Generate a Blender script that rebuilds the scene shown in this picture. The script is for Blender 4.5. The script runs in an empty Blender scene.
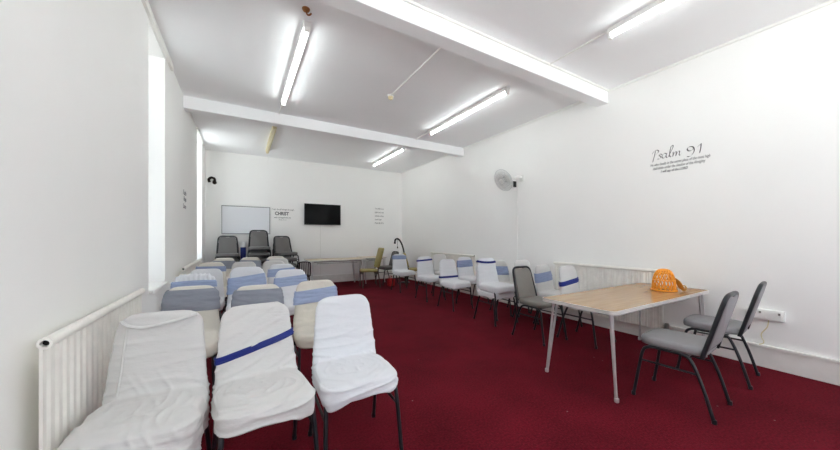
import bpy, bmesh, math, random
from mathutils import Vector, Matrix, noise
PI = math.pi
rnd = random.Random(7)
scene = bpy.context.scene
COL = scene.collection

# ------------------------------------------------------------------ helpers
def lin(c):
    def f(v):
        v /= 255.0
        return v / 12.92 if v <= 0.04045 else ((v + 0.055) / 1.055) ** 2.4
    return (f(c[0]), f(c[1]), f(c[2]), 1.0)

def mat(name, rgb, rough=0.6, metal=0.0, spec=0.5, bump=0.0, bscale=40.0, var=0.0, vscale=6.0, sheen=0.0, coat=0.0, stretch=None):
    m = bpy.data.materials.new(name); m.use_nodes = True
    nt = m.node_tree; b = nt.nodes['Principled BSDF']
    b.inputs['Base Color'].default_value = lin(rgb)
    b.inputs['Roughness'].default_value = rough
    b.inputs['Metallic'].default_value = metal
    b.inputs['Specular IOR Level'].default_value = spec
    b.inputs['Sheen Weight'].default_value = sheen
    b.inputs['Coat Weight'].default_value = coat
    tc = nt.nodes.new('ShaderNodeTexCoord')
    src = tc.outputs['Object']
    if stretch:
        mp = nt.nodes.new('ShaderNodeMapping'); mp.inputs['Scale'].default_value = stretch
        nt.links.new(src, mp.inputs['Vector']); src = mp.outputs['Vector']
    if var > 0:
        n = nt.nodes.new('ShaderNodeTexNoise'); n.inputs['Scale'].default_value = vscale; n.inputs['Detail'].default_value = 6
        nt.links.new(src, n.inputs['Vector'])
        r = nt.nodes.new('ShaderNodeValToRGB')
        c = lin(rgb)
        r.color_ramp.elements[0].position = 0.3; r.color_ramp.elements[1].position = 0.7
        r.color_ramp.elements[0].color = tuple(v * (1 - var) for v in c[:3]) + (1,)
        r.color_ramp.elements[1].color = tuple(min(1, v * (1 + var)) for v in c[:3]) + (1,)
        nt.links.new(n.outputs['Fac'], r.inputs['Fac']); nt.links.new(r.outputs['Color'], b.inputs['Base Color'])
    if bump > 0:
        n2 = nt.nodes.new('ShaderNodeTexNoise'); n2.inputs['Scale'].default_value = bscale; n2.inputs['Detail'].default_value = 5
        nt.links.new(src, n2.inputs['Vector'])
        bp = nt.nodes.new('ShaderNodeBump'); bp.inputs['Strength'].default_value = bump; bp.inputs['Distance'].default_value = 0.01
        nt.links.new(n2.outputs['Fac'], bp.inputs['Height']); nt.links.new(bp.outputs['Normal'], b.inputs['Normal'])
    return m

def emit_mat(name, rgb, strength):
    m = bpy.data.materials.new(name); m.use_nodes = True
    b = m.node_tree.nodes['Principled BSDF']
    b.inputs['Base Color'].default_value = (0.9, 0.9, 0.9, 1)
    b.inputs['Emission Color'].default_value = lin(rgb)
    b.inputs['Emission Strength'].default_value = strength
    return m

def glass_mat(name, tint=1.0):
    m = bpy.data.materials.new(name); m.use_nodes = True
    nt = m.node_tree; nt.nodes.clear()
    o = nt.nodes.new('ShaderNodeOutputMaterial'); t = nt.nodes.new('ShaderNodeBsdfTransparent'); t.inputs['Color'].default_value = (tint, tint, tint, 1)
    g = nt.nodes.new('ShaderNodeBsdfGlossy'); g.inputs['Roughness'].default_value = 0.02
    mx = nt.nodes.new('ShaderNodeMixShader'); mx.inputs[0].default_value = 0.06
    nt.links.new(t.outputs[0], mx.inputs[1]); nt.links.new(g.outputs[0], mx.inputs[2]); nt.links.new(mx.outputs[0], o.inputs['Surface'])
    return m

M = {}
M['wall'] = mat('wall paint', (249, 249, 247), 0.85, spec=0.2, bump=0.06, bscale=9, var=0.012, vscale=1.2)
M['ceiling'] = mat('ceiling paint', (251, 252, 254), 0.9, spec=0.15, bump=0.08, bscale=5, var=0.015, vscale=0.9)
M['trim'] = mat('trim gloss paint', (246, 246, 242), 0.45, bump=0.03, bscale=20)
M['skirting'] = mat('scuffed skirting paint', (236, 234, 230), 0.5, var=0.05, vscale=9)
M['radiator'] = mat('radiator enamel', (240, 238, 231), 0.4, var=0.05, vscale=14)
M['cover_white'] = mat('white stretch cover', (212, 211, 209), 0.85, spec=0.2, sheen=0.15, bump=0.25, bscale=28, stretch=(1.0, 1.0, 3.0))
M['cover_bright'] = mat('bright white stretch cover', (222, 224, 228), 0.85, spec=0.2, sheen=0.15, bump=0.2, bscale=30, stretch=(1.0, 1.0, 3.0))
M['cover_cream'] = mat('cream stretch cover', (221, 217, 208), 0.85, spec=0.2, sheen=0.15, bump=0.25, bscale=28, stretch=(1.0, 1.0, 3.0))
M['cover_stain'] = mat('stained cream cover', (219, 214, 203), 0.85, spec=0.2, sheen=0.1, bump=0.25, bscale=28, var=0.07, vscale=9)
M['sash_grey'] = mat('grey satin sash', (140, 145, 157), 0.45, bump=0.2, bscale=25, stretch=(1, 1, 6), var=0.06, vscale=12)
M['sash_blue'] = mat('pale blue satin sash', (154, 170, 203), 0.36, bump=0.2, bscale=25, stretch=(1, 1, 6), var=0.08, vscale=12)
M['sash_slate'] = mat('slate blue satin sash', (138, 153, 188), 0.42, bump=0.2, bscale=25, stretch=(1, 1, 6), var=0.08, vscale=12)
M['ribbon'] = mat('royal blue ribbon', (0, 32, 122), 0.5, bump=0.1, bscale=40)
M['vinyl'] = mat('grey vinyl upholstery', (146, 145, 147), 0.5, bump=0.08, bscale=120, var=0.03, vscale=5)
M['vinyl_warm'] = mat('taupe grey vinyl upholstery', (128, 124, 118), 0.5, bump=0.08, bscale=120, var=0.03, vscale=5)
M['vinyl_dark'] = mat('charcoal vinyl upholstery', (110, 108, 106), 0.5, bump=0.08, bscale=120, var=0.03, vscale=5)
M['frame'] = mat('black steel tube', (30, 33, 38), 0.35, spec=0.5, var=0.1, vscale=30)
M['olive'] = mat('olive vinyl', (158, 146, 84), 0.5, bump=0.05, bscale=80, var=0.05)
M['steel'] = mat('brushed steel tube', (206, 206, 206), 0.28, metal=0.45, var=0.06, vscale=20)
M['edge'] = mat('pale metal edging', (214, 211, 205), 0.4, metal=0.0, var=0.05, vscale=15)
M['dark_wood'] = mat('dark wood', (66, 50, 44), 0.5, var=0.2, vscale=12, stretch=(1, 1, 0.15))
M['tv'] = mat('black gloss screen', (6, 7, 8), 0.4, spec=0.15)
M['black'] = mat('black plastic', (22, 22, 24), 0.45)
M['alu'] = mat('aluminium frame', (150, 152, 154), 0.4, metal=0.5)
M['board'] = mat('whiteboard enamel', (226, 228, 232), 0.25, spec=0.4)
M['plastic'] = mat('white plastic', (242, 242, 239), 0.4)
M['cage'] = mat('pale grey fan plastic', (205, 206, 206), 0.4)
M['plastic_yel'] = mat('yellowed plastic diffuser', (226, 214, 172), 0.45)
M['orange'] = mat('orange plastic', (246, 160, 28), 0.35, spec=0.5, var=0.06, vscale=20)
M['amber'] = mat('amber strap', (206, 150, 40), 0.45, var=0.1, vscale=30)
M['brown'] = mat('brown stick', (150, 112, 80), 0.55, var=0.1, vscale=30)
M['rust'] = mat('rusty brown', (150, 92, 38), 0.7, var=0.25, vscale=40)
M['ink'] = mat('grey vinyl lettering', (88, 88, 90), 0.6)
M['ink_mid'] = mat('mid grey vinyl lettering', (108, 108, 110), 0.6)
M['ink_pale'] = mat('pale grey vinyl lettering', (136, 136, 138), 0.6)
M['red'] = mat('red fabric', (178, 20, 26), 0.7, bump=0.1)
M['blue'] = mat('navy blue vinyl', (28, 44, 130), 0.5)
M['pipe'] = mat('grey painted pipe', (140, 136, 132), 0.5, var=0.08, vscale=20)
M['bore_shade'] = mat('shade-painted bore', (20, 18, 17), 0.9)
M['ornament'] = mat('dark bronze', (48, 40, 34), 0.5, metal=0.4)
M['tube'] = emit_mat('lit fluorescent tube', (246, 253, 252), 13.0)
M['glass'] = glass_mat('window glass'); M['glass_dim_far'] = glass_mat('daylight dimming glass far', .62); M['glass_dim_back'] = glass_mat('daylight dimming glass back', .74); M['glass_dim_side'] = glass_mat('daylight dimming glass side', .42)  # the three darker glasses only dim the incoming daylight

def wood_mat():
    m = mat('tan laminate', (180, 146, 100), 0.2, spec=0.5)
    nt = m.node_tree; b = nt.nodes['Principled BSDF']; tc = nt.nodes['Texture Coordinate']
    mp = nt.nodes.new('ShaderNodeMapping'); mp.inputs['Scale'].default_value = (1.2, 22, 22)
    n = nt.nodes.new('ShaderNodeTexNoise'); n.inputs['Scale'].default_value = 3; n.inputs['Detail'].default_value = 9
    r = nt.nodes.new('ShaderNodeValToRGB')
    r.color_ramp.elements[0].position = 0.3; r.color_ramp.elements[0].color = lin((162, 125, 80))
    r.color_ramp.elements[1].position = 0.72; r.color_ramp.elements[1].color = lin((190, 153, 106))
    nt.links.new(tc.outputs['Object'], mp.inputs['Vector']); nt.links.new(mp.outputs['Vector'], n.inputs['Vector'])
    nt.links.new(n.outputs['Fac'], r.inputs['Fac']); nt.links.new(r.outputs['Color'], b.inputs['Base Color'])
    return m
M['laminate'] = wood_mat()
M['laminate_pale'] = mat('pale beige laminate', (212, 194, 168), 0.4, var=0.05, vscale=4)

def carpet_mat():
    m = mat('dark red carpet', (94, 20, 36), 0.95, spec=0.1)
    nt = m.node_tree; b = nt.nodes['Principled BSDF']; tc = nt.nodes['Texture Coordinate']
    def nz(s, d=6):
        n = nt.nodes.new('ShaderNodeTexNoise'); n.inputs['Scale'].default_value = s; n.inputs['Detail'].default_value = d
        nt.links.new(tc.outputs['Object'], n.inputs['Vector']); return n
    big, fine = nz(2.2), nz(70, 4)
    r = nt.nodes.new('ShaderNodeValToRGB')
    r.color_ramp.elements[0].position = 0.3; r.color_ramp.elements[0].color = lin((66, 9, 18))
    r.color_ramp.elements[1].position = 0.7; r.color_ramp.elements[1].color = lin((120, 25, 40))
    mx = nt.nodes.new('ShaderNodeMix'); mx.data_type = 'FLOAT'; mx.inputs[0].default_value = 0.6
    nt.links.new(big.outputs['Fac'], mx.inputs[2]); nt.links.new(fine.outputs['Fac'], mx.inputs[3])
    nt.links.new(mx.outputs[0], r.inputs['Fac'])
    v = nt.nodes.new('ShaderNodeTexVoronoi'); v.inputs['Scale'].default_value = 9.0
    nt.links.new(tc.outputs['Object'], v.inputs['Vector'])
    lt = nt.nodes.new('ShaderNodeMath'); lt.operation = 'LESS_THAN'; lt.inputs[1].default_value = 0.055
    nt.links.new(v.outputs['Distance'], lt.inputs[0])
    sel = nt.nodes.new('ShaderNodeMath'); sel.operation = 'GREATER_THAN'; sel.inputs[1].default_value = 0.56
    n3 = nz(1.1, 3); nt.links.new(n3.outputs['Fac'], sel.inputs[0])
    mu = nt.nodes.new('ShaderNodeMath'); mu.operation = 'MULTIPLY'
    nt.links.new(lt.outputs[0], mu.inputs[0]); nt.links.new(sel.outputs[0], mu.inputs[1])
    mu2 = nt.nodes.new('ShaderNodeMath'); mu2.operation = 'MULTIPLY'; mu2.inputs[1].default_value = 0.4
    nt.links.new(mu.outputs[0], mu2.inputs[0])
    mc = nt.nodes.new('ShaderNodeMix'); mc.data_type = 'RGBA'
    nt.links.new(mu2.outputs[0], mc.inputs[0]); nt.links.new(r.outputs['Color'], mc.inputs[6]); mc.inputs[7].default_value = lin((196, 176, 172))
    nt.links.new(mc.outputs[2], b.inputs['Base Color'])
    bp = nt.nodes.new('ShaderNodeBump'); bp.inputs['Strength'].default_value = 0.5; bp.inputs['Distance'].default_value = 0.006
    f2 = nz(160, 3); nt.links.new(f2.outputs['Fac'], bp.inputs['Height']); nt.links.new(bp.outputs['Normal'], b.inputs['Normal'])
    return m
M['carpet'] = carpet_mat()

# ---- mesh primitives (all add to a bmesh)
def box(bm, x0, x1, y0, y1, z0, z1, bev=0.0):
    vs = [bm.verts.new((x, y, z)) for x in (x0, x1) for y in (y0, y1) for z in (z0, z1)]
    idx = [(0, 1, 3, 2), (4, 6, 7, 5), (0, 4, 5, 1), (2, 3, 7, 6), (0, 2, 6, 4), (1, 5, 7, 3)]
    fs = [bm.faces.new([vs[i] for i in f]) for f in idx]
    if bev:
        es = list({e for f in fs for e in f.edges})
        bmesh.ops.bevel(bm, geom=es, offset=bev, segments=2, affect='EDGES', profile=0.5)

def smooth_path(pts, n=6):
    pts = [Vector(p) for p in pts]
    if len(pts) < 3: return pts
    out = []
    for i in range(len(pts) - 1):
        p0 = pts[max(i - 1, 0)]; p1 = pts[i]; p2 = pts[i + 1]; p3 = pts[min(i + 2, len(pts) - 1)]
        for k in range(n):
            t = k / n
            out.append(0.5 * ((2 * p1) + (p2 - p0) * t + (2 * p0 - 5 * p1 + 4 * p2 - p3) * t * t + (3 * p1 - p0 - 3 * p2 + p3) * t ** 3))
    out.append(pts[-1]); return out

def tube(bm, pts, r, seg=10, r2=None, closed=False):
    pts = [Vector(p) for p in pts]; n = len(pts); rings = []
    up = None
    for i, p in enumerate(pts):
        if closed: d = pts[(i + 1) % n] - pts[i - 1]
        else: d = pts[min(i + 1, n - 1)] - pts[max(i - 1, 0)]
        d.normalize()
        if up is None:
            up = Vector((0, 0, 1)) if abs(d.z) < 0.9 else Vector((1, 0, 0))
        a = d.cross(up)
        if a.length < 1e-4: a = d.cross(Vector((0.3, 1, 0.1)))
        a.normalize(); b = a.cross(d).normalized(); up = b
        rr = r if r2 is None else r + (r2 - r) * i / max(1, n - 1)
        rings.append([bm.verts.new(p + a * rr * math.cos(2 * PI * k / seg) + b * rr * math.sin(2 * PI * k / seg)) for k in range(seg)])
    for i in range(n if closed else n - 1):
        A, B = rings[i], rings[(i + 1) % n]
        for k in range(seg):
            bm.faces.new((A[k], A[(k + 1) % seg], B[(k + 1) % seg], B[k]))
    if not closed:
        bm.faces.new(rings[0][::-1]); bm.faces.new(rings[-1])

def loft(bm, rings, cap=True):
    R = [[bm.verts.new(p) for p in ring] for ring in rings]
    n = len(R[0])
    for A, B in zip(R, R[1:]):
        for k in range(n):
            bm.faces.new((A[k], A[(k + 1) % n], B[(k + 1) % n], B[k]))
    if cap:
        bm.faces.new(R[0][::-1]); bm.faces.new(R[-1])
    return R

def lathe(bm, prof, seg=24, mtx=None):
    rings = [[(r * math.cos(2 * PI * k / seg), r * math.sin(2 * PI * k / seg), z) for k in range(seg)] for r, z in prof]
    if mtx: rings = [[mtx @ Vector(p) for p in ring] for ring in rings]
    loft(bm, rings)

def sgnpow(v, e): return math.copysign(abs(v) ** e, v)
def srect(hx, hy, z, cx=0, cy=0, e=0.45, n=44):
    return [(cx + hx * sgnpow(math.cos(2 * PI * k / n), e), cy + hy * sgnpow(math.sin(2 * PI * k / n), e), z) for k in range(n)]

def prism(bm, outline, d0, d1, axis='y', bev=0.0, seg=3):
    """extrude a 2-D outline: axis y -> outline in (x,z); axis z -> outline in (x,y)"""
    def P(p, d): return (p[0], d, p[1]) if axis == 'y' else (p[0], p[1], d)
    a = [bm.verts.new(P(p, d0)) for p in outline]; b = [bm.verts.new(P(p, d1)) for p in outline]
    n = len(a); fa = bm.faces.new(a); fb = bm.faces.new(b[::-1])
    for k in range(n): bm.faces.new((a[k], b[k], b[(k + 1) % n], a[(k + 1) % n]))
    if bev:
        es = list(fa.edges) + list(fb.edges)
        bmesh.ops.bevel(bm, geom=es, offset=bev, segments=seg, affect='EDGES', profile=0.5)

def rrect(x0, x1, y0, y1, r, n=6):
    out = []
    for cx, cy, a0 in ((x1 - r, y0 + r, -90), (x1 - r, y1 - r, 0), (x0 + r, y1 - r, 90), (x0 + r, y0 + r, 180)):
        for k in range(n + 1):
            a = math.radians(a0 + 90 * k / n); out.append((cx + r * math.cos(a), cy + r * math.sin(a)))
    return out

def mesh(name, bm, m, smooth=True, angle=40):
    bmesh.ops.recalc_face_normals(bm, faces=bm.faces)
    me = bpy.data.meshes.new(name); bm.to_mesh(me); bm.free()
    me.materials.append(m)
    if smooth:
        for p in me.polygons: p.use_smooth = True
        me.set_sharp_from_angle(angle=math.radians(angle))
    return me

def link(name, me, parent=None, loc=(0, 0, 0), rot=(0, 0, 0)):
    o = bpy.data.objects.new(name, me); COL.objects.link(o)
    o.location = loc; o.rotation_euler = rot
    if parent: o.parent = parent
    return o
def obj(name, bm, m, parent=None, loc=(0, 0, 0), rot=(0, 0, 0), smooth=True, angle=40):
    return link(name, mesh(name, bm, m, smooth, angle), parent, loc, rot)
def tag(o, label, cat, group=None):
    o['label'] = label; o['category'] = cat; o['kind'] = 'thing'
    if group: o['group'] = group
    return o
def thing(name, label, cat, loc=(0, 0, 0), rz=0, group=None, scale=None):
    o = bpy.data.objects.new(name, None); COL.objects.link(o); o.empty_display_size = 0.1
    o.location = loc; o.rotation_euler = (0, 0, math.radians(rz))
    if scale: o.scale = scale
    return tag(o, label, cat, group)
def copy_tree(o, parent=None):
    c = o.copy(); COL.objects.link(c)
    if parent: c.parent = parent
    for ch in list(o.children): copy_tree(ch, c)
    return c
def struct(name, bm, m, smooth=False):
    o = obj(name, bm, m, smooth=smooth); o['kind'] = 'structure'; return o
def B(): return bmesh.new()

# ------------------------------------------------------------------ room shell
XL, XR, YF, YB, H = -0.72, 4.43, 8.70, -2.6, 3.33
b = B(); box(b, XL - .4, XR + .2, YB - .2, YF + .2, -0.12, 0); struct('floor', b, M['carpet'])
b = B(); box(b, XL - .4, XR + .2, YB - .2, YF + .2, H, H + .12); struct('ceiling', b, M['ceiling'])
b = B(); box(b, XR, XR + .2, YB, YF, 0, H); struct('wall_right', b, M['wall'])
b = B(); box(b, XL - .4, XR + .2, YF, YF + .2, 0, H); struct('wall_far', b, M['wall'])
FILL_WIN = [(-.35, 1.75), (2.15, 4.15)]          # two wide unseen windows behind the viewer, added to bring in fill daylight
b = B(); zb0, zb1 = .75, 3.0
box(b, XL - .4, XR + .2, YB - .2, YB, 0, zb0); box(b, XL - .4, XR + .2, YB - .2, YB, zb1, H)
for xa, xb in ((XL - .4, FILL_WIN[0][0]), (FILL_WIN[0][1], FILL_WIN[1][0]), (FILL_WIN[1][1], XR + .2)): box(b, xa, xb, YB - .2, YB, zb0, zb1)
struct('wall_back', b, M['wall'])
for i, (xa, xb) in enumerate(FILL_WIN):
    w = bpy.data.objects.new(f'window_{i+4}', None); COL.objects.link(w); w['kind'] = 'structure'
    b = B(); yg = YB - .12; f = .06
    for x in (xa, (xa + xb) / 2 - f / 2, xb - f): box(b, x, x + f, yg - .03, yg + .03, zb0, zb1)
    for z in (zb0, zb1 - f): box(b, xa, xb, yg - .028, yg + .028, z, z + f)
    obj('window_frame', b, M['trim'], w, smooth=False)
    for k in (0, 1):
        b = B(); m_ = (xa + xb) / 2; a_, c_ = ((xa + f, m_ - f / 2), (m_ + f / 2, xb - f))[k]
        box(b, a_, c_, yg - .003, yg + .003, zb0 + f, zb1 - f); obj('pane', b, M['glass_dim_back'], w, smooth=False)
W = [(.115, .805, .76, 3.235), (3.615, 4.305, .76, 3.235), (7.13, 7.99, .76, 3.285)]  # first window is unseen, added for light at the spacing of the others
b = B(); T = .40
box(b, XL - T, XL, YB, W[0][0], 0, H); box(b, XL - T, XL, W[0][1], W[1][0], 0, H); box(b, XL - T, XL, W[1][1], W[2][0], 0, H); box(b, XL - T, XL, W[2][1], YF, 0, H)
for y0, y1, z0, z1 in W:
    box(b, XL - T, XL, y0, y1, 0, z0); box(b, XL - T, XL, y0, y1, z1, H)
struct('wall_left', b, M['wall'])
for i, (y0, y1, z0, z1) in enumerate(W):
    xg = XL - .30
    w = bpy.data.objects.new(f'window_{i+1}', None); COL.objects.link(w); w['kind'] = 'structure'
    b = B(); f = .055
    box(b, xg - .035, xg + .035, y0, y0 + f, z0, z1); box(b, xg - .035, xg + .035, y1 - f, y1, z0, z1)
    box(b, xg - .035, xg + .035, y0 + f, y1 - f, z0, z0 + .08); box(b, xg - .035, xg + .035, y0 + f, y1 - f, z1 - f, z1)
    zm = (z0 + z1) / 2
    box(b, xg - .03, xg + .03, y0 + f, y1 - f, zm - .03, zm + .03)
    obj('window_frame', b, M['trim'], w, smooth=False)
    for za, zb in ((z0 + .08, zm - .03), (zm + .03, z1 - f)):
        b = B(); box(b, xg - .003, xg + .003, y0 + f, y1 - f, za, zb); obj('pane', b, M['glass_dim_side' if i < 2 else 'glass_dim_far'], w, smooth=False)
    b = B(); box(b, xg + .035, XL + .035, y0 + .001, y1 - .001, z0 + .0005, z0 + .028, .006); obj('window_sill', b, M['trim'], w)
# ceiling beams
for i, (y0, y1) in enumerate(((2.34, 2.50), (5.535, 5.695))):
    b = B(); box(b, XL, XR, y0, y1, H - .18, H, .004); struct(f'ceiling_beam_{i+1}', b, M['ceiling'])
# trims: cover strips at the ceiling edge, curtain rail board over the windows
n = 1
for y0, y1 in ((YB, 2.34), (2.50, 5.535), (5.695, YF)):
    b = B(); box(b, XR - .022, XR, y0, y1, H - .03, H, .005); struct(f'trim_{n}', b, M['trim']); n += 1
b = B(); box(b, XL, XR, 2.318, 2.34, H - .022, H, .004); struct(f'trim_{n}', b, M['trim']); n += 1
for y0, y1, zz in ((2.2, 4.62, 3.25), (6.95, 8.25, 3.292)):
    b = B(); box(b, XL + .0, XL + .028, y0, y1, zz, H - .012, .004); struct(f'trim_{n}', b, M['trim']); n += 1
def skirting(name, p0, p1, nx, ny, h=.19):
    b = B(); t = .018; c = .030
    def seg(t, z0, z1):
        xs = sorted((p0[0], p1[0] + nx * t)) if nx else sorted((p0[0], p1[0]))
        ys = sorted((p0[1], p1[1] + ny * t)) if ny else sorted((p0[1], p1[1]))
        box(b, xs[0], xs[1], ys[0], ys[1], z0, z1, .004)
    seg(t, 0, h); seg(c, h, h + .028)
    struct(name, b, M['skirting'])
skirting('baseboard_right', (XR, YB), (XR, YF), -1, 0)
skirting('baseboard_far', (XL, YF), (XR, YF), 0, -1)
skirting('baseboard_left', (XL, YB), (XL, YF), 1, 0)

# ------------------------------------------------------------------ chairs
TR = 0.0115
def leg_front(s):
    b = B()
    tube(b, smooth_path([(s * .213, -.235, 0.004), (s * .207, -.205, .20), (s * .20, -.178, .36), (s * .197, -.150, .405), (s * .195, -.09, .418), (s * .195, .0, .418)], 5), TR)
    lathe(b, [(.014, 0), (.015, .012), (.013, .03)], 10, Matrix.Translation((s * .213, -.235, 0)))
    return b
def leg_rear(s):
    b = B()
    tube(b, smooth_path([(s * .213, .245, 0.004), (s * .206, .185, .22), (s * .199, .125, .375), (s * .196, .085, .41), (s * .195, .04, .418), (s * .195, .0, .418)], 5), TR)
    lathe(b, [(.014, 0), (.015, .012), (.013, .03)], 10, Matrix.Translation((s * .213, .245, 0)))
    return b
def stretcher(s):
    b = B(); tube(b, [(s * .2035, -.192, .30), (s * .2025, .155, .30)], .008, 8); return b
def seat_frame():
    b = B()
    tube(b, [(-.188, -.14, .412), (.188, -.14, .412), (.188, .10, .412), (-.188, .10, .412)], .009, 8, closed=True)
    return b
ME = {}
for s, k in ((-1, 'l'), (1, 'r')):
    ME['lf' + k] = mesh('front leg', leg_front(s), M['frame']); ME['lr' + k] = mesh('rear leg', leg_rear(s), M['frame'])
    ME['st' + k] = mesh('stretcher', stretcher(s), M['frame'])
ME['sf'] = mesh('seat frame', seat_frame(), M['frame'])
def legs(root):
    for k in 'lr':
        link('leg', ME['lf' + k], root); link('leg', ME['lr' + k], root); link('stretcher', ME['st' + k], root)
    link('seat_frame', ME['sf'], root)

# --- grey upholstered banquet chair
def back_y(z): return .185 + .17 * (z - .45)
def gback_y(z): return .185 + .26 * (z - .45)
def lean(bm):
    for v in bm.verts: v.co.y += gback_y(v.co.z)
def grey_parts(vm):
    d = {}
    b = B()
    loft(b, [srect(.205 * s, .205 * s, z, 0, -.01, .42) for z, s in ((.425, .93), (.43, .985), (.445, 1.0), (.468, 1.0), (.480, .975), (.487, .92), (.492, .75), (.494, .4), (.4945, .05))])
    d['seat'] = mesh('seat', b, vm, angle=60)
    # back pad with a hand slot in its top edge
    out = []
    for x, z in ((-.165, .475), (.165, .475)): out.append((x, z))
    z1, w1, r = .858, .150, .06
    for k in range(7):
        a = math.radians(90 * k / 6); out.append((w1 - r + r * math.cos(a), z1 - r + r * math.sin(a)))
    out += [(.036, z1), (.030, z1 - .016), (-.030, z1 - .016), (-.036, z1)]
    for k in range(7):
        a = math.radians(90 + 90 * k / 6); out.append((-w1 + r + r * math.cos(a), z1 - r + r * math.sin(a)))
    b = B(); prism(b, out, -.017, .017, 'y', .010, 3); lean(b)
    d['backrest'] = mesh('backrest', b, vm, angle=50)
    b = B()
    pts = [(-.190, 0, .42), (-.182, 0, .55), (-.170, 0, .72), (-.164, 0, .80), (-.152, 0, .842), (-.12, 0, .866), (-.07, 0, .872), (0, 0, .872),
           (.07, 0, .872), (.12, 0, .866), (.152, 0, .842), (.164, 0, .80), (.170, 0, .72), (.182, 0, .55), (.190, 0, .42)]
    tube(b, [Vector((p.x, gback_y(p.z), p.z)) for p in smooth_path(pts, 4)], .0145)
    tube(b, [(-.188, gback_y(.462), .462), (.188, gback_y(.462), .462)], .009, 8)
    d['frame'] = mesh('back frame', b, M['frame'])
    return d
GREY = {k: grey_parts(M[k]) for k in ('vinyl', 'vinyl_warm', 'vinyl_dark')}
def grey_chair(label, x, y, rz, group=None, vm='vinyl', z=0.0, sx=1.0):
    t = thing('banquet_chair', label, 'chair', (x, y, z), rz, group, (sx, 1, 1))
    g = GREY[vm]
    link('seat', g['seat'], t); link('backrest', g['backrest'], t); link('back_frame', g['frame'], t)
    legs(t); return t

# --- cloth covered banquet chair
TOP = .862
def bring(z, off=0.0, wscale=1.0, n=56):
    s = max(0.0, min(1.0, (z - .42) / (TOP - .42)))
    hw = (.217 - .040 * s) * wscale
    R = .078
    if z > TOP - R:
        q = z - (TOP - R); hw -= R - math.sqrt(max(0, R * R - q * q))
    ht = .036 - .010 * s
    if z > TOP - .02: ht *= math.sqrt(max(.05, 1 - ((z - TOP + .02) / .021) ** 2))
    yc = back_y(z) + .002
    return hw + off, ht + off, yc
def ring_pts(z, off=0.0, n=56, wscale=1.0):
    hw, ht, yc = bring(z, off, wscale)
    return [(hw * sgnpow(math.cos(2 * PI * k / n), .55), yc + ht * sgnpow(math.sin(2 * PI * k / n), .75), z) for k in range(n)]
def cover_mesh(seed, m, voxel=.012, hem=.375, flare=1.0, amp=.004, loose=0.0, tail=0, tilt=0.0, pleat=False):
    b = B()
    zs = [.41 + (TOP - .41) * (1 - (1 - k / 26) ** 1.5) for k in range(27)]
    loft(b, [ring_pts(z) for z in zs])
    rows = []
    for z, s in ((hem, flare), ((hem + .43) / 2, 1 + (flare - 1) * .5 + .012), (.435, 1.012), (.458, .99), (.472, .955), (.482, .87), (.488, .6), (.490, .1)):
        rows.append(srect(.222 * s, .218 * s, z, 0, -.012, .42))
    loft(b, rows)
    me0 = mesh('tmp', b, m, False)
    o = bpy.data.objects.new('tmp', me0); COL.objects.link(o)
    r = o.modifiers.new('r', 'REMESH'); r.mode = 'VOXEL'; r.voxel_size = voxel; r.use_smooth_shade = True
    sm = o.modifiers.new('s', 'SMOOTH'); sm.iterations = 8 if voxel > .01 else 24; sm.factor = .5
    dg = bpy.context.evaluated_depsgraph_get(); dg.update()
    me = bpy.data.meshes.new_from_object(o.evaluated_get(dg)); me.name = 'chair cover'
    bpy.data.objects.remove(o)
    sv = Vector((seed * 3.7, seed * 1.3, seed * 5.1))
    nrm = [v.normal.copy() for v in me.vertices]
    def ridge(p): return max(0.0, 1 - abs(noise.noise(p)) * 3.0) ** 2
    for v, nn in zip(me.vertices, nrm):
        c = v.co.copy()
        on_back = c.y > .13 and c.z > .50
        if on_back:
            zz = c.z + tilt * c.x
            p = Vector((c.x * 2.6, c.y * 1.5, zz * 15)) + sv
            fade = .45 + .55 * max(0, min(1, (.70 - c.z) / .15))
            d = amp * .75 * fade * (ridge(p) - .35) + amp * .35 * noise.noise(p * 2.3)
            if pleat and c.z > .70: d += .006 * math.sin(c.x * 150 + 3 * noise.noise(Vector((c.x * 8, c.z * 9, 0)))) * min(1, (c.z - .70) / .08)
        elif c.z > .468:      # seat top: curved ripples around a worn hollow
            q = Vector((c.x - .03 * math.sin(seed), c.y - .02, 0)); r = q.length; th = math.atan2(q.y, q.x)
            p = Vector((math.cos(th) * 1.1, math.sin(th) * 1.1, r * 19)) + sv
            d = amp * .7 * (ridge(p) - .3) * min(1, r / .07) - .006 * max(0, 1 - r / .11)
        else:                 # tight horizontal folds round the cushion edge
            p = Vector((c.x * 3 + c.y * 3, c.y * 2.5, c.z * 24 + c.x * 3 * math.sin(seed * 2))) + sv
            d = amp * 1.2 * (ridge(p) - .3)
        if loose:
            k = max(0, min(1, (.62 - c.z) / .2))
            g = Vector((c.x * 15 + c.z * 9, c.z * 2.2 - c.y * 7, 3.3))
            d += k * loose * .06 * (ridge(g) - .25)
        v.co = c + nn * d
        # sagging hem
        if c.z < .44:
            w = (.44 - c.z) / (.44 - hem)
            v.co.z += w * .016 * noise.noise(Vector((c.x * 7, c.y * 7, 0)) + sv)
            if tail: v.co.z -= w * .05 * max(0, min(1, (c.x * tail - .08) / .12)) * max(0, min(1, (-.08 - c.y) / .12))
            if loose and c.y < 0: v.co.x -= w * loose * max(0, -c.x + .05) * .8; v.co.y -= w * loose * .12
    me.materials.clear(); me.materials.append(m)
    for p in me.polygons: p.use_smooth = True
    return me
COV = {}
for nm in ('cover_white', 'cover_bright', 'cover_cream'):
    for sd in (1, 2): COV[(nm, sd)] = cover_mesh(sd, M[nm])
COV[('pleat', 1)] = cover_mesh(7, M['cover_bright'], pleat=True)
COV[('stain', 1)] = cover_mesh(3, M['cover_stain'])

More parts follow.
